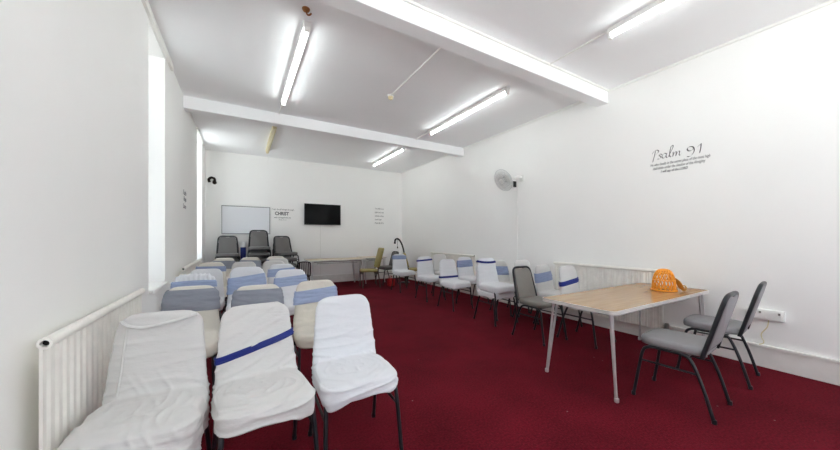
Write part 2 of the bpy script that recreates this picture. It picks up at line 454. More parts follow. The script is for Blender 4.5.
def band_mesh(m, z0, z1, slope=0.0, off=.006, puff=.003, seed=0, rows=17, n=56, curve=0.0):
    b = B(); grid = []
    for j in range(rows):
        s = j / (rows - 1); ring = []
        for k in range(n):
            c = math.cos(2 * PI * k / n); hx = .2 * sgnpow(c, .55)
            z = z0 + (z1 - z0) * s + slope * hx + curve * (1 - (hx / .2) ** 2)
            z = min(z, TOP - .004)
            hw, ht, yc = bring(z, off + puff * math.sin(PI * s) + .003 * noise.noise(Vector((hx * 5, s * 7 + seed, seed * 2.0))) + .0055 * max(0, 1 - abs(noise.noise(Vector((hx * 4 + z0 * 90, s * 5 + hx * 6, z1 * 70)))) * 3.2))
            ring.append((hw * sgnpow(c, .55), yc + ht * sgnpow(math.sin(2 * PI * k / n), .75), z))
        grid.append(ring)
    inner = [[(p[0] * .985, back_y(p[2]) + .002 + (p[1] - back_y(p[2]) - .002) * .86, p[2]) for p in ring] for ring in (grid[-1], grid[0])]
    R = loft(b, grid + inner + [grid[0]], cap=False)
    bmesh.ops.remove_doubles(b, verts=b.verts, dist=1e-5)
    return mesh('sash', b, m, angle=70)

def covered_chair(label, x, y, rz, cover, group=None, sash=None, zs=1.0, z=0.0, me=None):
    t = thing('covered_chair', label, 'chair', (x, y, z), rz, group, (1, 1, zs))
    link('cover', me or COV[cover], t)
    legs(t)
    if sash:
        kind = sash[0]
        nm = 'ribbon' if kind == 'ribbon' else 'sash'
        s = link(nm, band_mesh(M[kind], *sash[1:3], **(sash[3] if len(sash) > 3 else {})), t)
        s['label'] = {'ribbon': 'narrow royal blue ribbon', 'sash_grey': 'wide grey satin sash', 'sash_blue': 'wide pale blue satin sash', 'sash_slate': 'slate blue satin sash'}[kind]
    return t

GL = 'covered chairs set out in rows on the left'
GR = 'covered chairs along the right wall'
# front row, left block
me1 = cover_mesh(4, M['cover_white'], .0062, hem=.32, flare=1.03, amp=.006, loose=.16)
me2 = cover_mesh(5, M['cover_white'], .0062, hem=.388, amp=.0085, tail=1, tilt=-.45)
me3 = cover_mesh(6, M['cover_bright'], .0062, hem=.392, amp=.0075, tail=-1)
c1 = covered_chair('loose plain white covered chair beside the left radiator, leftmost of the front row', -.375, 1.82, -4, None, GL, None, 1.02, 0, me1)
covered_chair('white covered chair with slanting royal blue ribbon across its back, middle of front row', .105, 1.79, 6, None, GL, ('ribbon', .616, .652, dict(slope=.23, off=.004, puff=.0015)), 1.02, 0, me2)
covered_chair('plain bright white covered chair without ribbon, nearest the aisle in the front row', .588, 1.79, -2, None, GL, None, 1.02, 0, me3)
b = B()
fy = lambda z: back_y(z) - .036
tube(b, [Vector((x, fy(z) - .004, z)) for x, z in [(p.x, p.z) for p in smooth_path([(-.150, 0, .838), (-.125, 0, .815), (-.07, 0, .800), (0, 0, .806), (.07, 0, .820), (.13, 0, .836), (.160, 0, .842)], 6)]], .009, 8)
o = obj('hood_fold', b, M['cover_white'], c1); o['label'] = 'loose rolled fold across the top'
b = B(); tube(b, [Vector((p.x, fy(p.z) + .001, p.z)) for p in smooth_path([(-.128, 0, .805), (-.135, 0, .70), (-.140, 0, .60), (-.150, 0, .50)], 5)], .0045, 6)
obj('seam', b, M['cover_white'], c1)
# further rows: (label, back-top x, y, rz, cover, sash, zs)
rows = [
 ('cream covered chair with wide grey sash, behind the loose front chair by the radiator', -.357, 3.20, -3, ('cover_cream', 1), ('sash_grey', .655, .835, {}), 1.0),
 ('cream covered chair with wide grey sash, right behind the chair with the slanting ribbon', .13, 2.98, 2, ('cover_cream', 2), ('sash_grey', .66, .825, dict(slope=-.02)), 1.0),
 ('cream stained covered chair with pale blue sash, second row at the aisle', .62, 3.02, -2, ('stain', 1), ('sash_blue', .665, .785, dict(slope=.08)), 1.0),
 ('white covered chair with pleated pale blue sash, third row by the left wall', -.42, 3.96, 0, ('pleat', 1), ('sash_blue', .72, .79, dict(curve=.01)), 1.03),
 ('tall bright white covered chair with broad pale blue sash, third row middle', .065, 4.22, 4, ('cover_bright', 1), ('sash_blue', .59, .765, dict(slope=.10)), 1.065),
 ('white covered chair with pale blue sash, third row at the aisle', .55, 4.22, 2, ('cover_bright', 2), ('sash_blue', .66, .775, dict(slope=.07)), 1.0),
 ('plain white covered chair behind the pleated sash chair, fourth row by the left wall', -.39, 4.86, -4, ('cover_bright', 1), None, 1.0),
 ('white covered chair with pale blue sash, fourth row at the aisle', .543, 5.15, 0, ('cover_bright', 1), ('sash_blue', .68, .795, dict(slope=.05)), 1.0),
 ('cream covered chair with slate blue sash, fifth row by the left wall', -.40, 5.72, 0, ('cover_cream', 1), ('sash_slate', .72, .80, dict(slope=-.02)), 1.03),
 ('plain off-white covered chair, peeping over the tall bright chair in the middle column', .045, 5.97, 2, ('cover_white', 1), None, 1.0),
 ('plain off-white covered chair, fifth row at the aisle', .50, 5.95, 0, ('cover_white', 2), None, 1.0),
 ('plain off-white covered chair, second from the back of the aisle column', .64, 6.62, 0, ('cover_white', 1), ('sash_slate', .60, .70, {}), 1.0),
 ('cream covered chair with grey sash below the left stack of grey chairs', -.29, 7.30, 0, ('cover_cream', 2), ('sash_grey', .64, .80, {}), 1.0),
 ('cream covered chair with grey sash below the tallest stack of grey chairs', .17, 7.25, 0, ('cover_cream', 1), ('sash_grey', .64, .80, dict(slope=-.05)), 1.0),
 ('cream covered chair with grey sash below the right-hand stack of grey chairs', .66, 7.38, 0, ('cover_cream', 2), ('sash_grey', .64, .79, {}), 1.0),
]
for lb, x, y, rz, cv, sa, zs in rows:
    a = math.radians(rz)
    covered_chair(lb, x + math.sin(a) * .25, y - math.cos(a) * .25, rz, cv, GL, sa, zs)
# right-hand rows
R2 = [
 ('white covered chair with slate sash near its top, farthest of the right front line', 3.36, 6.48, 0, ('cover_bright', 1), ('sash_slate', .735, .832, dict(slope=-.02)), 1.0),
 ('white covered chair, blue ribbon high on its back, second farthest of the right front line', 3.37, 5.31, -2, ('cover_bright', 2), ('ribbon', .772, .806, dict(slope=.05)), 1.0),
 ('white covered chair with royal blue ribbon low on its back, in the right front line', 3.36, 4.45, 0, ('cover_bright', 1), ('ribbon', .520, .556, {}), 1.0),
 ('plain white covered chair standing against the right wall behind the low ribbon chair', 3.96, 5.60, 0, ('cover_white', 1), None, 1.03),
 ('white covered chair with slate sash, by the wall just left of the blue topped stack', 3.96, 4.69, 0, ('cover_bright', 2), ('sash_slate', .665, .80, dict(slope=.02)), 1.01),
 ('white covered chair with slate sash, by the wall just right of the blue topped stack', 3.965, 3.72, 0, ('cover_white', 2), ('sash_slate', .61, .76, dict(slope=-.06)), 1.0),
 ('plain white covered chair by the wall, behind the lone taupe grey chair', 3.95, 3.19, 0, ('cover_white', 1), None, 1.05),
 ('white covered chair with slate sash, second nearest the table along the right wall', 3.95, 2.79, 4, ('cover_white', 2), ('sash_slate', .62, .755, dict(slope=.06)), .99),
 ('white covered chair with royal blue ribbon, nearest the table along the right wall', 3.70, 2.22, 2, ('cover_white', 1), ('ribbon', .635, .69, dict(slope=.10)), 1.05),
]
for lb, x, y, rz, cv, sa, zs in R2: covered_chair(lb, x, y, rz, cv, GR, sa, zs)
# stack of two
covered_chair('lower white covered chair of the stack topped by a blue ribbon, right front line', 3.355, 3.43, -2, ('cover_bright', 2), GR)
covered_chair('upper white covered chair of a stack, blue ribbon at its top edge, right front line', 3.355, 3.40, -2, ('cover_bright', 1), GR, ('ribbon', .79, .822, dict(slope=-.04, curve=-.015)), 1.0, .085)
# grey chairs
grey_chair('lone taupe grey chair with black frame, uncovered, by the left end of the folding table', 3.27, 2.57, 0, 'uncovered grey chairs', 'vinyl_warm')
grey_chair('grey padded chair facing the folding table, in front, nearest the camera', 2.97, 1.03, 184, 'uncovered grey chairs')
grey_chair('grey padded chair facing the folding table, against the right wall by the socket', 3.86, 1.06, 186, 'uncovered grey chairs')
# three stacks at the far wall
names = {1: ['bottom', 'second from the floor', 'third from the floor', 'topmost'], 2: ['bottom', 'second from the floor', 'middle', 'second from the top', 'topmost']}
for nm, x, y, rz, cnt in (('left stack under the whiteboard', -.26, 8.18, 2, 4), ('tallest, middle stack under the whiteboard', .37, 8.20, 0, 5), ('right-hand stack next to the long table', .92, 8.14, 14, 4)):
    seq = names[1] if cnt == 4 else names[2]
    for k in range(cnt):
        grey_chair(f'charcoal grey chair, {seq[k]} of the {nm}', x + .036 * k * math.sin(math.radians(rz)), y - .036 * k * math.cos(math.radians(rz)), rz, 'stacked grey chairs at the far wall', 'vinyl_dark', .142 * k, 1.12)
grey_chair('dark grey chair facing left beside the far table, right of the olive chair', 3.44, 7.66, -84, None, 'vinyl_dark')
# olive chairs
def olive_chair(label, x, y, rz, top):
    t = thing('dining_chair', label, 'chair', (x, y, 0), rz, 'olive chairs in the far corner')
    b = B(); loft(b, [srect(.21 * s, .21 * s, z, 0, -.01, .4) for z, s in ((.40, .96), (.41, 1), (.445, 1), (.458, .95), (.463, .7), (.464, .1))]); obj('seat', b, M['olive'], t, angle=60)
    b = B(); prism(b, rrect(-.20, .20, .50, top, .03), -.028, .028, 'y', .012); lean(b); obj('backrest', b, M['olive'], t, angle=50)
    for s in (-1, 1):
        b = B(); box(b, s * .185 - .014, s * .185 + .014, -.205, -.177, 0, .405, .003); obj('leg', b, M['dark_wood'], t)
        b = B(); tube(b, [(s * .185, .25, .0), (s * .185, .19, .42), (s * .185, gback_y(top - .06), top - .06)], .016, 8); obj('leg', b, M['dark_wood'], t)
    b = B(); box(b, -.175, .175, -.195, -.180, .34, .40); box(b, -.175, .175, .17, .185, .34, .40); obj('apron', b, M['dark_wood'], t)
    return t
olive_chair('olive high backed chair facing left at the far end of the far table', 2.84, 7.42, -98, 1.0)
olive_chair('olive chair half hidden behind the farthest covered chair of the right front line', 3.98, 7.02, 66, .86)
# small dark spindle chair by the far table
t = thing('spindle_chair', 'small dark spindle backed chair between the right-hand stack and the far table', 'chair', (1.22, 7.42, 0), 182)
b = B(); loft(b, [srect(.16 * s, .16 * s, z, 0, 0, .5) for z, s in ((.37, .97), (.385, 1), (.40, .96))]); obj('seat', b, M['dark_wood'], t)
b = B(); tube(b, smooth_path([(-.145, .13, .39), (-.148, .155, .55), (-.135, .175, .68), (-.07, .18, .715), (.07, .18, .715), (.135, .175, .68), (.148, .155, .55), (.145, .13, .39)], 5), .012, 8); obj('back_hoop', b, M['black'], t)
for k in range(5):
    x = -.09 + .045 * k; b = B(); tube(b, [(x, .135, .395), (x, .178, .708)], .009, 8); obj('spindle', b, M['dark_wood'], t)
for sx in (-1, 1):
    for sy in (-1, 1):
        b = B(); tube(b, [(sx * .145, sy * .145, 0), (sx * .12, sy * .12, .385)], .013, 8, .016); obj('leg', b, M['dark_wood'], t)

# ------------------------------------------------------------------ tables
def folding_table(label, x0, x1, y0, y1, h, topmat, group, front='double', legm='steel'):
    cx, cy = (x0 + x1) / 2, (y0 + y1) / 2
    t = thing('folding_table', label, 'table', (cx, cy, 0), 0, group)
    hx, hy = (x1 - x0) / 2, (y1 - y0) / 2
    b = B(); prism(b, rrect(-hx + .004, hx - .004, -hy + .004, hy - .004, .055), h - .024, h, 'z', .002, 1); obj('tabletop', b, M[topmat], t)
    b = B(); o1 = rrect(-hx, hx, -hy, hy, .06); o0 = rrect(-hx + .0045, hx - .0045, -hy + .0045, hy - .0045, .055)
    loft(b, [[(p[0], p[1], h - .027) for p in o0], [(p[0], p[1], h - .027) for p in o1], [(p[0], p[1], h + .0012) for p in o1], [(p[0], p[1], h + .0012) for p in o0]], cap=False)
    obj('edge_trim', b, M['edge'], t)
    b = B()
    for y in (-hy + .07, hy - .07): box(b, -hx + .12, hx - .12, y - .009, y + .009, h - .055, h - .024)
    for x in (-hx + .14, hx - .14): box(b, x - .012, x + .012, -hy + .07, hy - .07, h - .05, h - .024)
    obj('under_frame', b, M['pipe'], t)
    b = B(); tube(b, [(-hx + .2, -hy + .12, h - .085), (hx - .2, -hy + .12, h - .085)], .007, 8); obj('brace_rod', b, M['pipe'], t)
    for sx in (-1, 1):
        for sy in (-1, 1):
            b = B()
            fx, fy = sx * (hx - .075), sy * (hy - .02)
            tx = sx * (hx - .05) if (sy < 0) else sx * (hx - .13)
            dx = -sx * .045
            tube(b, [(fx, fy, 0.012), (tx, fy - sy * .035, h - .024)], .0105, 10)
            tube(b, [(fx, fy - sy * .004, 0.012), (tx + dx, fy - sy * .045, h - .024)], .0105, 10)
            lathe(b, [(.013, 0), (.0165, .004), (.0165, .03), (.012, .034)], 12, Matrix.Translation((fx, fy, 0)))
            obj('leg', b, M[legm], t)
    return t
folding_table('tan laminate folding table with steel legs holding the orange basket', 2.42, 4.335, 1.235, 1.895, .705, 'laminate', None)
folding_table('long pale folding table under the wall television', 1.42, 2.86, 7.68, 8.42, .705, 'laminate_pale', 'pale tables at the far wall')
folding_table('short pale folding table at the far wall behind the olive chair', 2.885, 3.60, 7.96, 8.60, .71, 'laminate_pale', 'pale tables at the far wall')

# orange lattice basket lying mouth down on the table
t = thing('basket', 'orange plastic lattice basket lying upside down on the tan table', 'basket', (3.87, 1.475, .7065), -30)
def dome(u, v):   # u angle, v 0 rim .. 1 crown
    a = v * PI / 2
    r = .102 * math.cos(a) ** .62 if v < 1 else 0
    return Vector((r * math.cos(u), r * math.sin(u) * .95, .012 + .215 * math.sin(a) ** .95))
b = B()
for k in range(18):
    u = 2 * PI * k / 18
    for sg in (1, -1):
        pts = [dome(u + sg * v * .75 + .05 * math.sin(9 * v + k), v * .93) for v in [j / 9 for j in range(10)]]
        tube(b, pts, .005, 6)
obj('lattice', b, M['orange'], t)
for v in (.30, .62, .93):
    b = B(); tube(b, [dome(2 * PI * k / 40, v) for k in range(40)], .006, 6, closed=True); obj('hoop', b, M['orange'], t)
b = B(); lathe(b, [(.002, .222), (.038, .220), (.039, .226), (.002, .2285)], 20); obj('base_disc', b, M['orange'], t)
b = B(); tube(b, [(.110 * math.cos(2 * PI * k / 44), .106 * math.sin(2 * PI * k / 44), .010) for k in range(44)], .0095, 8, closed=True); obj('rim', b, M['orange'], t)
b = B()
pts = smooth_path([(.075, -.03, .135), (.112, -.04, .100), (.145, -.04, .045), (.172, -.04, .012)], 6)
R = [[p + Vector((0, w, 0)) + Vector((.003, 0, .004)) * s for w, s in ((-.035, 0), (.035, 0), (.035, 1), (-.035, 1))] for p in pts]
loft(b, R); obj('flap', b, M['amber'], t)
b = B(); tube(b, [(.178 + .026 * math.cos(2 * PI * k / 20), -.04, .033 + .026 * math.sin(2 * PI * k / 20)) for k in range(20)], .005, 6, closed=True); obj('ring_handle', b, M['amber'], t)
o = obj('stick', (lambda b: (tube(b, [(0, 0, 0), (.2, 0, 0)], .006, 8, .004), b)[1])(B()), M['brown'], None, (4.06, 1.37, .713), (0, 0, math.radians(-22)))
tag(o, 'thin brown stick lying on the tan table right of the orange basket', 'stick')

# ------------------------------------------------------------------ radiators
def radiator(label, length, loc, rz, group, z0=.16, z1=.845, valve_at=None):
    """local x along the wall, local -y into the room, wall at y=0"""
    t = thing('radiator', label, 'radiator', (loc[0], loc[1], 0), rz, group)
    nf = int(length / .062); prof = []
    for k in range(nf):
        x = -length / 2 + length * k / nf; w = length / nf
        prof += [(x, -.072), (x + w * .42, -.072), (x + w * .58, -.080), (x + w * .86, -.080)]
    prof += [(length / 2, -.072)]
    back = [(length / 2, -.062), (-length / 2, -.062)]
    b = B(); loft(b, [[(p[0], p[1], z) for p in prof + back] for z in (z0, z1)]); obj('panel', b, M['radiator'], t, smooth=False)
    b = B(); xs = length / 2 + .004
    pr = [(-.022 * math.cos(a) - .078, z1 + .012 + .022 * math.sin(a)) for a in [2 * PI * k / 14 for k in range(14)]]
    pi = [(-.013 * math.cos(a) - .078, z1 + .012 + .013 * math.sin(a)) for a in [2 * PI * k / 14 for k in range(14)]]
    loft(b, [[(xs - .03, y, z) for y, z in pi], [(xs, y, z) for y, z in pi], [(xs, y, z) for y, z in pr], [(-xs, y, z) for y, z in pr], [(-xs, y, z) for y, z in pi], [(-xs + .03, y, z) for y, z in pi]], cap=False)
    obj('top_rail', b, M['radiator'], t)
    for sd in (-1, 1):
        b = B(); lathe(b, [(.0125, 0), (.0125, .004)], 14, Matrix.Translation((sd * (xs - .02), -.078, z1 + .012)) @ Matrix.Rotation(PI / 2, 4, 'Y'))
        o = obj('bore_disc', b, M['bore_shade'], t); o['label'] = 'shade-painted bore end of the top rail'  # dark disc paints the shade inside the open rail end
    for sd in (-1, 1):
        for za, zb in ((z1 - .12, z1 - .04), (z0 + .03, z0 + .10)):
            b = B(); box(b, sd * length * .34 - .02, sd * length * .34 + .02, -.0635, -.0, za, zb); obj('bracket', b, M['radiator'], t)
    b = B(); e = -length / 2 if valve_at is None else valve_at * (length / 2 + .035)
    tube(b, [(e, -.062, 0.0), (e, -.062, z0 + .02)], .011, 10); tube(b, [(e, -.062, z0 + .02), (e * .96, -.062, z0 + .02)], .011, 10)
    lathe(b, [(.02, -.03), (.024, -.02), (.024, .05), (.018, .07)], 14, Matrix.Translation((e, -.062, z0 + .02)))
    obj('valve', b, M['pipe'], t)
    return t
radiator('cream panel radiator on the left wall beside the front row of chairs', 1.31, (XL, 2.375), 90, 'panel radiators', z1=.855, valve_at=-1)
radiator('cream panel radiator on the far part of the left wall between the two windows', 2.05, (XL, 5.95), 90, 'panel radiators', z1=.85, valve_at=1)
radiator('white panel radiator on the right wall behind the tan table', 1.46, (XR, 2.40), -90, 'panel radiators', z1=.85, valve_at=1)
radiator('white panel radiator on the far part of the right wall behind the covered chairs', 1.75, (XR, 5.95), -90, 'panel radiators', z1=.86, valve_at=-1)

# ------------------------------------------------------------------ ceiling fittings
def batten(label, x, y0, y1, lit=True):
    t = thing('fluorescent_light', label, 'ceiling light', (x, (y0 + y1) / 2, H), 0, 'fluorescent battens on the ceiling')
    L = (y1 - y0) / 2
    b = B(); box(b, -.037, .037, -L, L, -.050, 0, .006); obj('body', b, M['plastic'] if lit else M['plastic_yel'], t)
    if lit:
        b = B(); tube(b, [(0, -L + .03, -.074), (0, L - .03, -.074)], .0150, 14); o = obj('tube', b, M['tube'], t); o['label'] = 'glowing white tube'
    else:
        b = B()
        R = [[(.038 * math.cos(a), y, -.052 - .040 * math.sin(a)) for a in [PI * k / 12 for k in range(13)]] for y in (-L + .03, L - .03)]
        loft(b, R); o = obj('diffuser', b, M['plastic_yel'], t); o['label'] = 'yellowed unlit diffuser'
    for s in (-1, 1):
        b = B(); box(b, -.026, .026, s * (L - .015) - .014, s * (L - .015) + .014, -.096, -.045, .005); obj('end_cap', b, M['plastic'] if lit else M['plastic_yel'], t)
    return t
batten('lit fluorescent batten at the upper left, near the rusty ceiling rose', .545, 3.04, 4.95)
batten('unlit yellowed fluorescent batten near the left of the far wall', .53, 6.10, 7.95, False)
batten('lit fluorescent batten in the middle bay along the right side, between the two beams', 3.15, 2.98, 4.95)
batten('small distant lit fluorescent batten, right side near the far wall', 3.18, 6.10, 7.95)
batten('lit fluorescent batten at the top right edge of the picture', 3.15, -.35, 1.66)
batten('unseen lit batten added for light over the near left bay, above the viewer', .545, -.35, 1.66)  # unseen fixture, added to give light from behind the viewer
# pull cord under the unlit batten
o = obj('pull_cord', (lambda b: (tube(b, smooth_path([(0, 0, 0), (.004, 0, -.06), (.03, 0, -.10), (.012, 0, -.16), (0, 0, -.22)], 4), .003, 6), b)[1])(B()), M['plastic'], None, (.53, 7.96, H - .10)); tag(o, 'short white cord dangling from the unlit yellowed batten', 'cord')
# ceiling rose
t = thing('ceiling_rose', 'rusty brown ceiling rose above the end of the upper left batten', 'ceiling rose', (.505, 2.885, H))
b = B(); lathe(b, [(.034, 0), (.034, -.006), (.026, -.018), (.012, -.022)], 20); obj('base', b, M['rust'], t)
b = B(); tube(b, smooth_path([(0, 0, -.018), (.012, .01, -.04), (.03, .0, -.045), (.045, -.01, -.03)], 4), .007, 8); obj('cable_stub', b, M['rust'], t)
# detector with conduit
t = thing('smoke_detector', 'small white detector hanging at the end of the ceiling conduit', 'detector', (1.87, 4.02, H))
b = B(); lathe(b, [(.045, 0), (.048, -.012), (.040, -.022)], 20); obj('base', b, M['plastic'], t)
b = B(); lathe(b, [(.038, -.022), (.036, -.045), (.026, -.058), (.008, -.060)], 20); obj('sensor_head', b, M['plastic_yel'], t)
def conduit(label, p0, p1):
    b = B(); tube(b, [p0, p1], .0095, 8); o = obj('conduit', b, M['plastic']); tag(o, label, 'conduit', 'white ceiling conduits')
conduit('white conduit on the ceiling from the near beam to the small detector', (1.86, 2.50, H - .010), (1.87, 3.98, H - .010))
conduit('white conduit on the ceiling from the near beam to the top right batten', (3.15, 1.66, H - .010), (3.15, 2.34, H - .010))
conduit('white conduit from the middle right batten to the second beam', (3.15, 4.96, H - .010), (3.15, 5.53, H - .010))
conduit('white conduit from the upper left batten to the second beam', (.545, 4.96, H - .010), (.545, 5.53, H - .010))

# ------------------------------------------------------------------ right wall: fan, cable, socket
t = thing('wall_fan', 'white caged fan on a bracket high on the right wall', 'fan', (XR, 3.855, 2.35))
b = B(); box(b, -.018, 0, -.05, .05, -.055, .065, .008); obj('wall_plate', b, M['plastic'], t)
b = B(); tube(b, smooth_path([(-.012, 0, .02), (-.09, .01, .03), (-.16, .04, .0)], 5), .018, 10); obj('arm', b, M['plastic'], t)
fc = Vector((-.34, .13, -.045)); fd = Vector((-.88, .05, -.46)).normalized()   # direction the fan blows
q = fd.to_track_quat('Z', 'Y').to_matrix().to_4x4()
FM = Matrix.Translation(fc) @ q
b = B(); lathe(b, [(.02, -.16), (.055, -.155), (.062, -.10), (.058, -.045), (.03, -.04)], 18, FM); obj('motor', b, M['cage'], t)
b = B(); box(b, -.225, -.155, -.0, .06, -.19, -.05, .012); obj('control_box', b, M['plastic'], t)
b = B(); box(b, -.230, -.150, -.006, -.0005, -.175, -.07, .002); obj('control_panel', b, M['black'], t)
Rf = .205
b = B()
for s, zz in ((1, .055), (-1, -.055)):
    for k in range(48):
        a = 2 * PI * k / 48
        pts = [FM @ Vector((r * math.cos(a + r * .8), r * math.sin(a + r * .8), zz * math.sqrt(max(0, 1 - (r / Rf) ** 2.6)))) for r in (.05, .09, .13, .165, .19, .203, Rf)]
        tube(b, pts, .0024, 4)
for r, zz in ((Rf, 0), (.13, .046), (.13, -.046)):
    tube(b, [FM @ Vector((r * math.cos(2 * PI * k / 36), r * math.sin(2 * PI * k / 36), zz)) for k in range(36)], .005 if zz == 0 else .002, 6, closed=True)
obj('cage', b, M['cage'], t)
b = B(); lathe(b, [(.045, .05), (.045, .058), (.02, .062)], 18, FM); obj('badge', b, M['plastic'], t)
b = B(); lathe(b, [(.03, -.03), (.034, .01), (.02, .03)], 14, FM); obj('hub', b, M['plastic'], t)
for k in range(3):
    a0 = 2 * PI * k / 3; b = B(); R = []
    for r in (.03, .08, .13, .175):
        w = .35 + 1.0 * min(1, r / .12)
        ring = []
        for s, dz in ((-.5, -.02), (0, .0), (.5, .02)): ring.append(FM @ Vector((r * math.cos(a0 + s * w), r * math.sin(a0 + s * w), dz * min(1, r / .1))))
        R.append(ring + [p + fd * .0025 for p in ring[::-1]])
    loft(b, R); obj('blade', b, M['plastic'], t)
b = B(); tube(b, [(XR - .006, 3.955, 2.29), (XR - .006, 3.96, .20)], .006, 8)
o = obj('cable', b, M['plastic']); tag(o, 'thin white cable running down the right wall below the fan', 'cable')
t = thing('wall_socket', 'white twin wall socket on the right wall behind the grey chairs', 'socket', (XR, .86, .52))
b = B(); box(b, -.042, 0, -.13, .13, -.05, .05, .006); obj('back_box', b, M['plastic'], t)
for s in (-1, 1):
    b = B(); box(b, -.045, -.0425, s * .062 - .05, s * .062 + .05, -.042, .042, .001); o = obj('faceplate', b, M['plastic'], t)
    b2 = B(); box(b2, -.049, -.0455, s * .062 - .045, s * .062 - .03, .01, .03); obj('switch', b2, M['pipe'], o)
b = B(); tube(b, smooth_path([(-.03, -.03, -.05), (-.03, -.02, -.12), (-.025, .02, -.20), (-.04, .0, -.27), (-.035, .03, -.30)], 5), .004, 6); obj('cord', b, M['plastic_yel'], t)

# ------------------------------------------------------------------ far wall
t = thing('television', 'black flat screen television mounted on the far wall', 'television', (1.96, YF - .002, 1.905))
b = B(); box(b, -.49, .49, -.075, -.035, -.285, .285, .006); obj('casing', b, M['black'], t)
b = B(); box(b, -.476, .476, -.0775, -.0752, -.262, .272, .0005); obj('screen', b, M['tv'], t)
b = B(); box(b, -.2, .2, -.034, 0, -.15, .15); obj('wall_bracket', b, M['black'], t)
b = B(); tube(b, [(1.905, YF - .006, 1.62), (1.905, YF - .006, .20)], .006, 8); o = obj('cable', b, M['plastic']); tag(o, 'thin white cable hanging below the television', 'cable')
t = thing('whiteboard', 'framed whiteboard on the far wall above the left stack of chairs', 'whiteboard', (.12, YF, 1.70))
b = B(); box(b, -.51, .51, -.016, 0, -.335, .335); obj('board', b, M['board'], t, smooth=False)
b = B()
for a in ((-.525, .525, .325, .345), (-.525, .525, -.345, -.325)): box(b, a[0], a[1], -.022, 0, a[2], a[3])
for a in ((-.525, -.508), (.508, .525)): box(b, a[0], a[1], -.022, 0, -.345, .345)
obj('frame', b, M['alu'], t, smooth=False)
t = thing('wall_ornament', 'small dark curled ornament high on the left of the far wall', 'ornament', (-.585, YF + .016, 2.62))
b = B(); tube(b, smooth_path([(-.05, -.03, -.05), (-.065, -.04, .015), (-.02, -.045, .06), (.035, -.045, .045), (.05, -.04, .0), (.02, -.035, -.035)], 6), .028, 10); obj('scroll', b, M['ornament'], t)
b = B(); lathe(b, [(.03, -.0), (.045, .02), (.03, .05)], 14, Matrix.Translation((.045, 0, -.045)) @ Matrix.Rotation(PI / 2, 4, 'X')); obj('boss', b, M['ornament'], t)
b = B(); tube(b, smooth_path([(-.05, -.012, -.16), (0, -.012, -.14), (.05, -.012, -.17), (.0, -.012, -.2)], 5), .004, 6); obj('loose_wire', b, M['plastic'], t)

def text_mesh(s, width, shear=0.0, bold=0.0, height=None):
    cu = bpy.data.curves.new('txt', 'FONT'); cu.body = s; cu.size = 1; cu.shear = shear; cu.offset = bold; cu.extrude = 0.004; cu.resolution_u = 3
    o = bpy.data.objects.new('txt', cu); COL.objects.link(o)
    dg = bpy.context.evaluated_depsgraph_get(); dg.update()
    me = bpy.data.meshes.new_from_object(o.evaluated_get(dg)); bpy.data.objects.remove(o)
    x0 = min(v.co.x for v in me.vertices); x1 = max(v.co.x for v in me.vertices)
    k = width / (x1 - x0)
    kz = k if height is None else height
    for v in me.vertices: v.co = Vector(((v.co.x - x0) * k, v.co.y * kz, v.co.z * .2))
    return me
def line(parent, s, x, z, width, m, shear=0.0, bold=0.0, height=None):
    me = text_mesh(s, width, shear, bold, height); me.materials.clear(); me.materials.append(m)
    return link('text_line', me, parent, (x, z, .0012))
def lettering(label, loc, rot):
    t = thing('wall_lettering', label, 'wall lettering', loc, 0, 'vinyl wall lettering'); t.rotation_euler = rot; return t
RF = (PI / 2, 0, 0); RR = (PI / 2, 0, -PI / 2); RL = (PI / 2, 0, PI / 2)
t = lettering('grey three line scripture lettering between the whiteboard and the television', (.69, YF, 1.72), RF)
line(t, 'I can do all things through', 0.0, .265, .53, M['ink_pale'], .25, .01, .055)
line(t, 'CHRIST', .07, .135, .33, M['ink'], 0, .03, .12)
line(t, 'who strengthens me', .05, .055, .40, M['ink_pale'], .25, .01, .055)
line(t, 'PHIL 4:13', .16, .0, .18, M['ink_pale'], 0, .01, .03)
t = lettering('pale grey block of verse lettering right of the television', (3.52, YF, 1.69), RF)
for k, s in enumerate(('The LORD is my', 'light and my', 'salvation whom', 'shall I fear', 'PSALM 27:1')):
    line(t, s, 0.0, .44 - .11 * k, .29 if k != 3 else .22, M['ink_pale'], .0, .012, .062)
t = lettering('small faded lettering on the left wall between the two windows', (XL, 5.52, 1.70), RL)
line(t, 'Faith', .0, .20, .28, M['ink_pale'], .3, .01, .10); line(t, 'Hope', .04, .11, .24, M['ink_pale'], .3, .01, .10); line(t, 'Love', .0, .0, .26, M['ink_pale'], .3, .01, .10)
